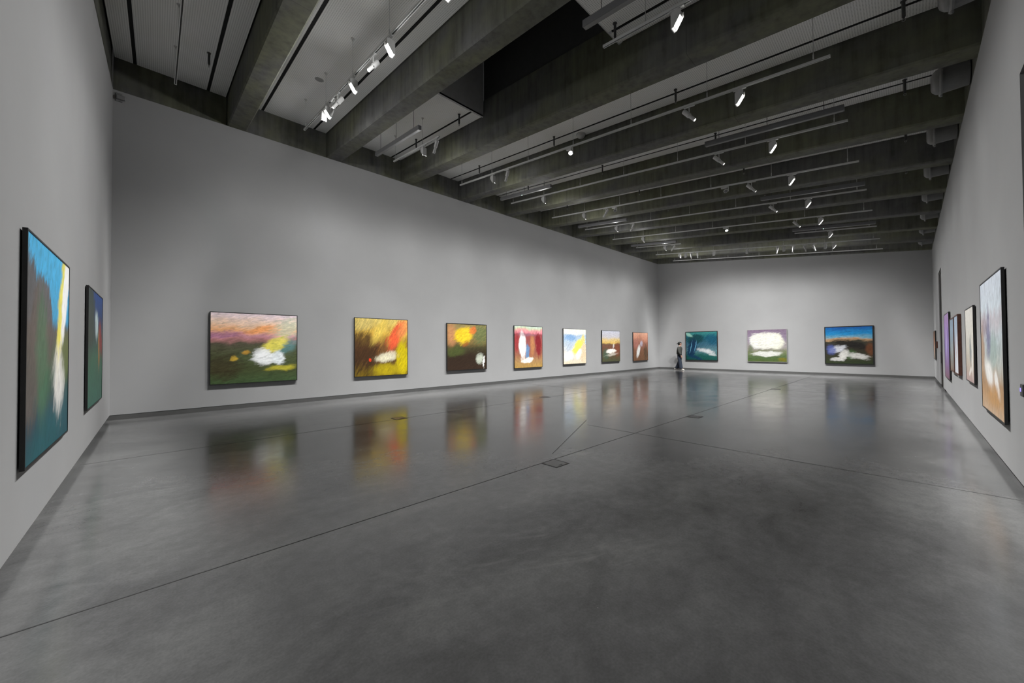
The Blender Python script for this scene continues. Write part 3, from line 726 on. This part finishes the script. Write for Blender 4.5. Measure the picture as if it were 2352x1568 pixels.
painting('left', 7.70, 9.57, 0.672, 2.387, paint('paint_dark_teal',
    [(0.0, (44, 92, 78)), (0.4, (56, 96, 74)), (0.62, (50, 70, 68)), (0.8, (30, 62, 110)), (1.0, (26, 70, 140))],
    [(0.05, 0.8, 0.40, 0.35, 0.4, (52, 64, 56), 0.95, 0.4), (0.85, 0.60, 0.10, 0.20, 0.5, (140, 44, 50), 0.9, 0.6), (0.55, 0.72, 0.13, 0.13, 0.2, (196, 214, 214), 0.85, 0.6), (0.72, 0.5, 0.06, 0.2, 0.0, (190, 120, 40), 0.7, 0.8)],
    tilt=1.3, streak=0.5, seed=2.0), 'dark teal and blue painting beside the room corner', front=0.036, depth=0.026)
painting('back', 0.93, 2.82, 0.63, 2.415, paint('paint_sunset',
    [(0.0, (64, 84, 52)), (0.18, (66, 74, 44)), (0.38, (76, 86, 56)), (0.55, (84, 80, 64)), (0.62, (176, 120, 120)), (0.68, (196, 140, 150)), (0.76, (232, 172, 120)), (0.86, (232, 200, 176)), (1.0, (226, 208, 214))],
    [(0.10, 0.70, 0.35, 0.05, 0.1, (160, 106, 140), 0.7, 0.8), (0.55, 0.77, 0.22, 0.05, 0.25, (240, 160, 96), 0.8, 0.8), (0.12, 0.25, 0.22, 0.22, 1.2, (58, 42, 28), 0.6, 0.9), (0.90, 0.80, 0.22, 0.15, 0.7, (204, 210, 184), 0.75, 0.9), (0.85, 0.52, 0.20, 0.12, 0.6, (96, 140, 140), 0.75, 0.8),
     (0.72, 0.55, 0.22, 0.10, 0.7, (232, 220, 96), 0.9, 0.6), (0.58, 0.36, 0.13, 0.13, 0.4, (244, 246, 246), 0.95, 0.5), (0.75, 0.36, 0.10, 0.11, 0.0, (236, 242, 244), 0.9, 0.5), (0.25, 0.36, 0.05, 0.04, 0, (204, 168, 60), 0.8, 0.6), (0.38, 0.44, 0.05, 0.03, 0, (190, 144, 56), 0.8, 0.6), (0.80, 0.20, 0.2, 0.05, 0.1, (196, 186, 60), 0.8, 0.8)],
    tilt=0.25, streak=0.4, seed=3.0), 'wide painting with pink and orange bands over dark green')
painting('back', 4.37, 6.14, 0.615, 2.445, paint('paint_fire',
    [(0.0, (104, 84, 20)), (0.25, (84, 60, 30)), (0.5, (112, 76, 40)), (0.75, (196, 160, 66)), (1.0, (206, 184, 104))],
    [(0.15, 0.45, 0.30, 0.40, 0.4, (56, 36, 22), 0.8, 0.6), (0.78, 0.72, 0.14, 0.35, -0.5, (224, 90, 56), 0.95, 0.6), (0.95, 0.85, 0.12, 0.25, -0.5, (226, 140, 80), 0.8, 0.7), (0.45, 0.80, 0.10, 0.30, -0.5, (216, 186, 84), 0.8, 0.7), (0.15, 0.9, 0.2, 0.12, 0.3, (190, 170, 100), 0.8, 0.9), (0.90, 0.30, 0.16, 0.34, 0.0, (196, 176, 16), 0.95, 0.5), (0.6, 0.1, 0.3, 0.12, 0, (180, 160, 20), 0.8, 0.7),
     (0.58, 0.33, 0.22, 0.09, 0.25, (226, 220, 190), 0.85, 0.7), (0.27, 0.28, 0.03, 0.03, 0, (224, 62, 30), 0.9, 0.4)],
    tilt=1.05, streak=0.6, seed=4.0, hor=0.12), 'square painting of slanting red, yellow and brown strokes')
painting('back', 7.69, 9.58, 0.64, 2.41, paint('paint_yellow_cloud',
    [(0.0, (52, 38, 28)), (0.30, (48, 36, 26)), (0.48, (66, 62, 40)), (0.58, (112, 96, 56)), (0.75, (146, 120, 72)), (1.0, (140, 126, 82))],
    [(0.10, 0.75, 0.14, 0.28, 0, (190, 132, 90), 0.8, 0.8), (0.85, 0.80, 0.25, 0.25, 0.3, (96, 112, 70), 0.8, 0.8), (0.20, 0.40, 0.26, 0.12, 0.1, (74, 84, 42), 0.8, 0.6), (0.40, 0.76, 0.25, 0.19, 0.3, (234, 196, 44), 0.98, 0.45), (0.62, 0.86, 0.12, 0.08, 0.6, (226, 120, 60), 0.85, 0.6), (0.45, 0.57, 0.10, 0.06, 0.4, (150, 90, 40), 0.8, 0.8), (0.82, 0.24, 0.11, 0.13, 0.5, (190, 196, 180), 0.85, 0.6), (0.94, 0.16, 0.03, 0.13, 0, (240, 240, 236), 0.9, 0.6)],
    tilt=0.5, streak=0.45, seed=5.0), 'square painting with a yellow glow over dark brown', fw_=0.026)
painting('back', 11.1, 12.9, 0.595, 2.44, paint('paint_red_falls',
    [(0.0, (170, 136, 72)), (0.15, (166, 130, 84)), (0.30, (150, 96, 76)), (0.80, (150, 74, 78)), (0.84, (220, 130, 142)), (0.91, (226, 160, 156)), (0.95, (200, 206, 172)), (1.0, (196, 212, 196))],
    [(0.85, 0.55, 0.12, 0.32, 0.1, (132, 34, 42), 0.95, 0.5), (0.08, 0.6, 0.09, 0.26, 0, (160, 56, 60), 0.85, 0.6), (0.62, 0.55, 0.08, 0.3, 0, (190, 132, 84), 0.8, 0.7), (0.45, 0.36, 0.08, 0.22, 0, (92, 140, 184), 0.85, 0.6), (0.28, 0.52, 0.13, 0.35, 0.05, W_, 0.97, 0.4), (0.45, 0.18, 0.24, 0.06, 0.1, (244, 236, 224), 0.9, 0.5), (0.45, 0.80, 0.35, 0.04, 0, (150, 110, 126), 0.6, 0.9)],
    tilt=1.57, streak=0.45, seed=6.0, hor=0.03), 'painting of dark red drips under a pink band')
painting('back', 14.42, 16.3, 0.645, 2.415, paint('paint_pale_yellow',
    [(0.0, (222, 204, 176)), (0.2, (226, 214, 198)), (0.45, (216, 218, 214)), (0.65, (180, 200, 216)), (0.80, (170, 190, 212)), (0.86, (230, 232, 222)), (1.0, (240, 240, 226))],
    [(0.30, 0.74, 0.28, 0.11, -0.1, (128, 166, 208), 0.9, 0.6), (0.25, 0.5, 0.2, 0.2, 0.8, (170, 186, 208), 0.6, 0.9), (0.88, 0.35, 0.16, 0.35, 0, (226, 196, 156), 0.85, 0.7), (0.62, 0.50, 0.34, 0.14, 0.75, (244, 232, 92), 0.97, 0.45), (0.88, 0.70, 0.10, 0.16, 0, (236, 214, 120), 0.8, 0.7), (0.22, 0.22, 0.22, 0.14, 0.3, (248, 246, 244), 0.9, 0.6), (0.66, 0.28, 0.10, 0.16, -0.5, (250, 250, 248), 0.9, 0.5)],
    tilt=0.7, streak=0.22, seed=7.0), 'pale painting with a yellow patch and soft blue')
painting('back', 17.78, 19.64, 0.655, 2.415, paint('paint_grey_sky',
    [(0.0, (70, 74, 50)), (0.25, (88, 66, 44)), (0.45, (110, 70, 52)), (0.56, (104, 78, 62)), (0.61, (206, 172, 92)), (0.72, (204, 180, 128)), (0.80, (188, 184, 188)), (1.0, (184, 186, 198))],
    [(0.2, 0.25, 0.2, 0.2, 0, (62, 88, 72), 0.8, 0.7), (0.85, 0.4, 0.15, 0.25, 0, (120, 66, 44), 0.8, 0.7), (0.50, 0.34, 0.30, 0.075, 0.05, (238, 232, 222), 0.95, 0.4), (0.52, 0.22, 0.34, 0.05, 0.1, (226, 220, 206), 0.5, 0.9), (0.63, 0.52, 0.04, 0.10, -0.4, (222, 216, 210), 0.7, 0.7)],
    tilt=0.2, streak=0.35, seed=8.0, hor=0.015), 'painting with grey sky and gold band over brown')
painting('back', 21.17, 23.04, 0.62, 2.385, paint('paint_rust',
    [(0.0, (110, 78, 54)), (0.3, (120, 82, 58)), (0.6, (150, 100, 82)), (0.85, (206, 146, 120)), (1.0, (222, 168, 142))],
    [(0.85, 0.3, 0.16, 0.3, 0, (74, 58, 40), 0.8, 0.7), (0.2, 0.6, 0.2, 0.2, 0.4, (176, 116, 104), 0.7, 0.8), (0.34, 0.34, 0.11, 0.24, -0.35, (240, 240, 236), 0.9, 0.6), (0.55, 0.6, 0.10, 0.10, 0.5, (196, 196, 216), 0.7, 0.8)],
    tilt=1.1, streak=0.4, seed=9.0), 'rust-brown painting closest to the visitor on the long wall')
painting('far', 9.87, 7.97, 0.60, 2.425, paint('paint_teal_wave',
    [(0.0, (20, 84, 76)), (0.15, (26, 96, 92)), (0.35, (96, 140, 150)), (0.55, (60, 108, 130)), (0.8, (24, 100, 116)), (1.0, (64, 150, 148))],
    [(0.30, 0.74, 0.30, 0.18, 0.2, (14, 74, 82), 0.97, 0.3), (0.20, 0.40, 0.17, 0.36, -0.2, (12, 54, 88), 0.95, 0.4), (0.08, 0.93, 0.16, 0.06, -0.7, (170, 222, 204), 0.85, 0.7), (0.16, 0.45, 0.018, 0.22, -0.2, (120, 190, 220), 0.8, 0.6), (0.31, 0.48, 0.016, 0.22, -0.2, (110, 180, 214), 0.8, 0.6), (0.65, 0.33, 0.30, 0.08, -0.25, (232, 234, 236), 0.9, 0.7), (0.30, 0.10, 0.30, 0.06, -0.4, (14, 60, 92), 0.9, 0.5), (0.86, 0.2, 0.14, 0.06, -0.1, (224, 232, 232), 0.8, 0.6), (0.85, 0.75, 0.2, 0.25, 0.8, (20, 92, 120), 0.8, 0.8)],
    tilt=0.85, streak=0.45, seed=10.0, k=0.68), 'dark teal painting in a black frame beside the visitor', fw_=0.04)
painting('far', 6.395, 4.525, 0.605, 2.41, paint('paint_pale_oval',
    [(0.0, (86, 104, 52)), (0.12, (84, 108, 66)), (0.30, (120, 128, 90)), (0.45, (170, 162, 160)), (0.7, (150, 136, 156)), (1.0, (138, 116, 140))],
    [(0.30, 0.64, 0.26, 0.25, 0, (246, 246, 238), 0.99, 0.3), (0.70, 0.64, 0.26, 0.25, 0, (248, 246, 226), 0.99, 0.3), (0.5, 0.66, 0.40, 0.26, 0, (250, 248, 236), 0.97, 0.3), (0.08, 0.40, 0.08, 0.14, 0, (104, 118, 84), 0.7, 0.8), (0.5, 0.25, 0.42, 0.085, 0.02, (236, 236, 230), 0.95, 0.45), (0.90, 0.08, 0.12, 0.06, 0, (130, 120, 30), 0.8, 0.7)],
    tilt=0.3, streak=0.22, seed=11.0, k=0.68), 'unframed painting with a glowing cream oval', frame='edge', fw_=0.012)
painting('far', 2.955, 1.145, 0.565, 2.445, paint('paint_blue_dusk',
    [(0.0, (52, 66, 40)), (0.2, (60, 60, 42)), (0.45, (54, 48, 40)), (0.60, (66, 66, 54)), (0.66, (200, 160, 120)), (0.72, (120, 176, 200)), (0.82, (36, 150, 212)), (1.0, (22, 92, 170))],
    [(0.55, 0.52, 0.40, 0.09, -0.2, (34, 30, 28), 0.9, 0.5), (0.95, 0.4, 0.1, 0.2, 0, (120, 72, 44), 0.8, 0.7), (0.55, 0.25, 0.12, 0.14, 0, (62, 96, 48), 0.8, 0.6), (0.26, 0.40, 0.20, 0.10, 0.4, (226, 228, 236), 0.92, 0.5), (0.13, 0.38, 0.12, 0.15, 0.2, (92, 108, 180), 0.8, 0.6), (0.40, 0.24, 0.10, 0.17, -0.4, (240, 238, 232), 0.92, 0.5), (0.70, 0.20, 0.24, 0.08, -0.15, (230, 228, 222), 0.9, 0.6), (0.25, 0.12, 0.15, 0.05, 0, (236, 234, 230), 0.85, 0.5)],
    tilt=0.15, streak=0.45, seed=12.0, k=0.68), 'black-framed painting of blue sky over a dark band, by the room corner', fw_=0.04)
painting('right', 8.66, 6.82, 0.61, 2.36, paint('paint_white_mist',
    [(0.0, (196, 168, 140)), (0.12, (190, 150, 108)), (0.22, (176, 140, 104)), (0.35, (196, 196, 188)), (0.55, (196, 206, 210)), (0.70, (206, 200, 206)), (0.78, (218, 228, 236)), (1.0, (226, 234, 246))],
    [(0.08, 0.45, 0.14, 0.28, 0, (176, 136, 96), 0.8, 0.8), (0.6, 0.45, 0.25, 0.16, 0, (156, 178, 172), 0.7, 0.9), (0.40, 0.58, 0.12, 0.20, 0, (96, 88, 136), 0.75, 0.9), (0.20, 0.66, 0.15, 0.10, 0, (160, 140, 152), 0.6, 0.9), (0.40, 0.28, 0.24, 0.10, -0.3, (246, 244, 240), 0.95, 0.7), (0.75, 0.22, 0.14, 0.06, -0.6, (250, 248, 244), 0.9, 0.6), (0.6, 0.14, 0.3, 0.08, 0, (196, 148, 92), 0.8, 0.8)],
    tilt=1.3, streak=0.25, seed=13.0, k=1.0), 'large pale painting on the doorway wall, white above tan', front=0.038, depth=0.026)
painting('right', 10.85, 9.60, 0.85, 2.14, paint('paint_cream',
    [(0.0, (176, 150, 146)), (0.2, (190, 176, 160)), (0.4, (206, 200, 186)), (0.7, (226, 222, 212)), (1.0, (234, 230, 222))],
    [(0.62, 0.42, 0.12, 0.20, 0, (110, 124, 130), 0.75, 0.9), (0.80, 0.30, 0.06, 0.26, 0.1, (246, 244, 240), 0.9, 0.6), (0.55, 0.15, 0.2, 0.05, 0.2, (244, 240, 234), 0.8, 0.6)],
    tilt=1.3, streak=0.2, seed=14.0, k=1.0), 'narrow-looking cream painting with a grey smudge', front=0.036, depth=0.026)
painting('right', 13.0, 12.1, 0.86, 2.14, paint('paint_blue_white',
    [(0.0, (210, 214, 220)), (0.4, (196, 204, 214)), (0.7, (176, 190, 206)), (1.0, (168, 184, 204))],
    [(0.45, 0.45, 0.10, 0.20, 0.1, (170, 90, 92), 0.7, 0.9), (0.7, 0.35, 0.14, 0.32, 0, (244, 246, 250), 0.9, 0.6)],
    tilt=1.4, streak=0.25, seed=15.0, k=1.0), 'pale blue painting in the deepest reddish-brown frame', frame='brown', fw_=0.03, front=0.055, depth=0.051)
painting('right', 14.3, 13.2, 0.86, 2.13, paint('paint_slate',
    [(0.0, (126, 104, 86)), (0.25, (128, 132, 128)), (0.5, (136, 152, 158)), (0.8, (140, 160, 176)), (1.0, (134, 152, 170))],
    [(0.6, 0.4, 0.14, 0.16, 0, (176, 170, 164), 0.7, 0.8)],
    tilt=1.4, streak=0.25, seed=16.0, k=1.0), 'slate-grey painting in a brown frame behind the deepest frame', frame='brown', fw_=0.03, front=0.055, depth=0.051)
painting('right', 16.8, 15.0, 0.57, 2.365, paint('paint_violet',
    [(0.0, (120, 84, 100)), (0.2, (126, 96, 140)), (0.5, (138, 116, 180)), (0.8, (164, 130, 190)), (1.0, (170, 138, 184))],
    [(0.5, 0.5, 0.10, 0.30, 0, (206, 196, 228), 0.75, 0.9), (0.7, 0.7, 0.1, 0.1, 0, (110, 92, 170), 0.7, 0.8)],
    tilt=1.4, streak=0.25, seed=17.0, k=1.0), 'violet painting beside the tall dark doorway', front=0.038, depth=0.028)
painting('right', 23.95, 22.5, 0.92, 2.07, paint('paint_small_brown',
    [(0.0, (120, 110, 100)), (0.3, (128, 92, 70)), (0.6, (142, 98, 70)), (1.0, (96, 70, 54))],
    [(0.5, 0.35, 0.1, 0.25, 0, (220, 210, 196), 0.85, 0.7)],
    tilt=1.4, streak=0.35, seed=18.0, k=1.0), 'smallest brown painting beyond the tall doorway', front=0.038, depth=0.030)

# ------------------------------------------------------------------ the visitor
def skin(name, pts, edges, mat, parent, root=0, sub=2):
    me = bpy.data.meshes.new(name); me.from_pydata([p[:3] for p in pts], edges, []); me.update()
    o = bpy.data.objects.new(name, me); COL.objects.link(o); o.parent = parent
    md = o.modifiers.new('skin', 'SKIN'); md.use_smooth_shade = True
    if not me.skin_vertices: me.attributes.new('skin', 'FLOAT', 'POINT')
    for i, p in enumerate(pts):
        sv = me.skin_vertices[0].data[i]; r = p[3]
        sv.radius = r if isinstance(r, tuple) else (r, r); sv.use_root = (i == root)
    sd = o.modifiers.new('sub', 'SUBSURF'); sd.levels = sub; sd.render_levels = sub
    me.materials.append(mat)
    return o
skinm = plain('skin_tone', (0.36, 0.20, 0.14), 0.55); hairm = plain('dark_hair', (0.010, 0.008, 0.007), 0.6)
sweat = plain('charcoal_knit', (0.034, 0.034, 0.030), 0.95, scale=40, var=0.2); denim = plain('dark_blue_denim', (0.009, 0.015, 0.029), 0.9, scale=30, var=0.25)
shoe_m = plain('white_shoe', (0.50, 0.50, 0.47), 0.6); collar_m = plain('white_shirt', (0.55, 0.55, 0.53), 0.8)
P = thing('person', 'walking visitor in black cap, charcoal sweater, wide dark jeans and white shoes', 'person', (24.12, 10.02, 0))
P.rotation_euler.z = -math.pi/2      # local +x (walking direction) -> world -y ; local +y (left side) -> far wall
hd = Matrix.Rotation(math.radians(20), 4, 'Z')
bp = [(-0.01, 0, 1.0, (0.11, 0.08)), (-0.01, 0, 1.18, (0.11, 0.08)), (0.0, 0, 1.36, (0.12, 0.08)), (0.02, 0, 1.50, 0.06), (0.035, 0, 1.57, (0.06, 0.062)), (0.045, 0.0, 1.65, (0.075, 0.092)), (0.035, 0.0, 1.73, (0.06, 0.075))]
be = [(0, 1), (1, 2), (2, 3), (3, 4), (4, 5), (5, 6)]
def add(p, frm):
    bp.append(p); be.append((frm, len(bp)-1)); return len(bp)-1
add((0.135, 0.035, 1.635, 0.014), 5)       # nose
add((0.05, -0.088, 1.645, 0.014), 5); add((0.03, 0.088, 1.645, 0.014), 5)   # ears
add((0.105, 0.025, 1.565, 0.030), 4)       # chin
for s in (-1, 1):
    fx = 0.10 if s < 0 else -0.10
    sh = add((0.005, 0.155*s, 1.40, 0.048), 2); el = add((0.01+fx*0.5, 0.215*s, 1.16, 0.043), sh)
    wr = add((0.05+fx*1.25, 0.205*s, 0.92, 0.028), el); pm = add((0.065+fx*1.3, 0.20*s, 0.86, (0.040, 0.020)), wr)
    bx_, bz_ = bp[pm][0], bp[pm][2]
    for i, (dx, ln) in enumerate(((0.030, 0.062), (0.011, 0.072), (-0.008, 0.068), (-0.026, 0.052))):
        k1 = add((bx_+dx, 0.198*s, bz_-0.035, 0.010), pm); k2 = add((bx_+dx+0.008, 0.192*s, bz_-0.035-ln*0.55, 0.009), k1); add((bx_+dx+0.004, 0.182*s, bz_-0.035-ln, 0.008), k2)
    k1 = add((bx_+0.045, 0.185*s, bz_+0.0, 0.011), wr); add((bx_+0.058, 0.178*s, bz_-0.04, 0.009), k1)
    fxx = 0.20 if s < 0 else -0.24
    hp = add((0.0, 0.09*s, 0.95, 0.09), 0); kn = add((0.06 if s < 0 else -0.03, 0.10*s, 0.52, 0.06), hp)
    an = add((fxx-0.03, 0.10*s, 0.09, 0.038), kn); add((fxx+0.10, 0.105*s, 0.04, 0.033), an)
skin('body', bp, be, skinm, P)
# eyes
for yy in (-0.020, 0.052):
    bm = bmesh.new(); bmesh.ops.create_uvsphere(bm, u_segments=8, v_segments=6, radius=0.009); o = mesh_obj('eye', bm, hairm, P, (0.118, yy, 1.665), True)
# hair
bm = bmesh.new(); bmesh.ops.create_uvsphere(bm, u_segments=20, v_segments=14, radius=1.0)
for v in bm.verts:
    v.co = Vector((v.co.x*0.108-0.005, v.co.y*0.098, v.co.z*0.125+1.665))
    if v.co.x > 0.062 and v.co.z < 1.70: v.co.x = 0.062
    if v.co.z < 1.58: v.co.z = 1.58+(v.co.z-1.58)*0.4
mesh_obj('hair', bm, hairm, P, smooth=True)
# cap worn backwards
bm = bmesh.new(); bmesh.ops.create_uvsphere(bm, u_segments=20, v_segments=12, radius=1.0)
bmesh.ops.delete(bm, geom=[v for v in bm.verts if v.co.z < -0.05], context='VERTS')
for v in bm.verts: v.co = Vector((v.co.x*0.118+0.01, v.co.y*0.108, v.co.z*0.098+1.695))
crown = mesh_obj('cap', bm, plain('black_cap', (0.008, 0.008, 0.008), 0.8), P, smooth=True)
bm = bmesh.new(); out = []
for i in range(13):
    a = math.pi/2 + math.pi*i/12
    out.append(((-0.085+0.125*math.cos(a)), 0.088*math.sin(a)))
prism(bm, out, 2, 1.678, 1.690)
for v in bm.verts: v.co.z -= max(0, (-0.085-v.co.x))*0.22
mesh_obj('cap_brim', bm, crown.data.materials[0], crown)
# collar, sweater (cropped, loose), jeans (wide), shoes
bm = bmesh.new(); lathe(bm, [(0.060, 1.475), (0.068, 1.50), (0.066, 1.535), (0.058, 1.53), (0.052, 1.47)], 18, Matrix.Translation((0.022, 0, 0))); mesh_obj('shirt_collar', bm, collar_m, P, smooth=True)
def loft(bm, secs, n=16):
    """secs: (centre, half-width a along e1, b along e2, e1, e2)"""
    rings = []
    for c, ra, rb, e1, e2 in secs:
        c, e1, e2 = Vector(c), Vector(e1).normalized(), Vector(e2).normalized()
        rings.append([bm.verts.new(c + e1*ra*math.cos(2*math.pi*i/n) + e2*rb*math.sin(2*math.pi*i/n)) for i in range(n)])
    for p, q in zip(rings, rings[1:]):
        for i in range(n): bm.faces.new((p[i], p[(i+1) % n], q[(i+1) % n], q[i]))
    bm.faces.new(rings[0]); bm.faces.new(rings[-1])
EX, EY = (1, 0, 0), (0, 1, 0)
bm = bmesh.new()
loft(bm, [((-0.02, 0, 0.99), 0.130, 0.160, EX, EY), ((-0.025, 0, 1.02), 0.150, 0.185, EX, EY), ((-0.02, 0, 1.16), 0.152, 0.190, EX, EY), ((-0.008, 0, 1.30), 0.145, 0.195, EX, EY),
          ((0.0, 0, 1.40), 0.125, 0.195, EX, EY), ((0.008, 0, 1.455), 0.098, 0.150, EX, EY), ((0.018, 0, 1.50), 0.070, 0.080, EX, EY)], 20)
sw = mesh_obj('sweater', bm, sweat, P, smooth=True)
for s in (-1, 1):
    fx = 0.10 if s < 0 else -0.10
    pts = [Vector((0.005, 0.12*s, 1.425)), Vector((0.008, 0.185*s, 1.405)), Vector((0.02+fx*0.2, 0.222*s, 1.30)), Vector((0.01+fx*0.5, 0.232*s, 1.16)), Vector((0.035+fx*0.95, 0.222*s, 1.02)), Vector((0.045+fx*1.15, 0.212*s, 0.945))]
    rad = [0.07, 0.082, 0.080, 0.076, 0.062, 0.045]
    bm = bmesh.new(); secs = []
    for i, p in enumerate(pts):
        d = (pts[min(i+1, len(pts)-1)] - pts[max(i-1, 0)]).normalized()
        e1 = d.cross(Vector((0, 1, 0))) if abs(d.y) < 0.9 else Vector((1, 0, 0)); e1.normalize(); e2 = d.cross(e1)
        secs.append((p, rad[i], rad[i]*0.9, e1, e2))
    loft(bm, secs, 14); mesh_obj('sleeve', bm, sweat, sw, smooth=True)
jp = [(0.0, 0, 1.08, (0.15, 0.115)), (0, 0, 0.97, (0.16, 0.12))]; je = [(0, 1)]
for s in (-1, 1):
    ex = 0.12 if s < 0 else -0.22; kx = 0.06 if s < 0 else -0.05
    i0 = len(jp); jp += [(0.0, 0.095*s, 0.86, 0.115), (kx, 0.105*s, 0.52, 0.115), (ex, 0.11*s, 0.14, 0.120), (ex, 0.11*s, 0.075, 0.118)]
    je += [(1, i0), (i0, i0+1), (i0+1, i0+2), (i0+2, i0+3)]
skin('jeans', jp, je, denim, P)
for s in (-1, 1):
    ex = 0.19 if s < 0 else -0.27
    bm = bmesh.new(); sec = [(-0.11, 0.030, 0.080), (-0.085, 0.042, 0.10), (0.0, 0.042, 0.095), (0.06, 0.049, 0.075), (0.11, 0.044, 0.06), (0.135, 0.020, 0.04)]
    rings = []
    for x, hw, hh in sec:
        rings.append([bm.verts.new((x, hw*math.cos(a), max(0.0, hh/2+hh/2*math.sin(a)*1.15))) for a in [2*math.pi*i/12 for i in range(12)]])
    for a, b in zip(rings, rings[1:]):
        for i in range(12): bm.faces.new((a[i], a[(i+1) % 12], b[(i+1) % 12], b[i]))
    bm.faces.new(rings[0]); bm.faces.new(rings[-1])
    mesh_obj('shoe', bm, shoe_m, P, (ex, 0.105*s, 0.0), True)
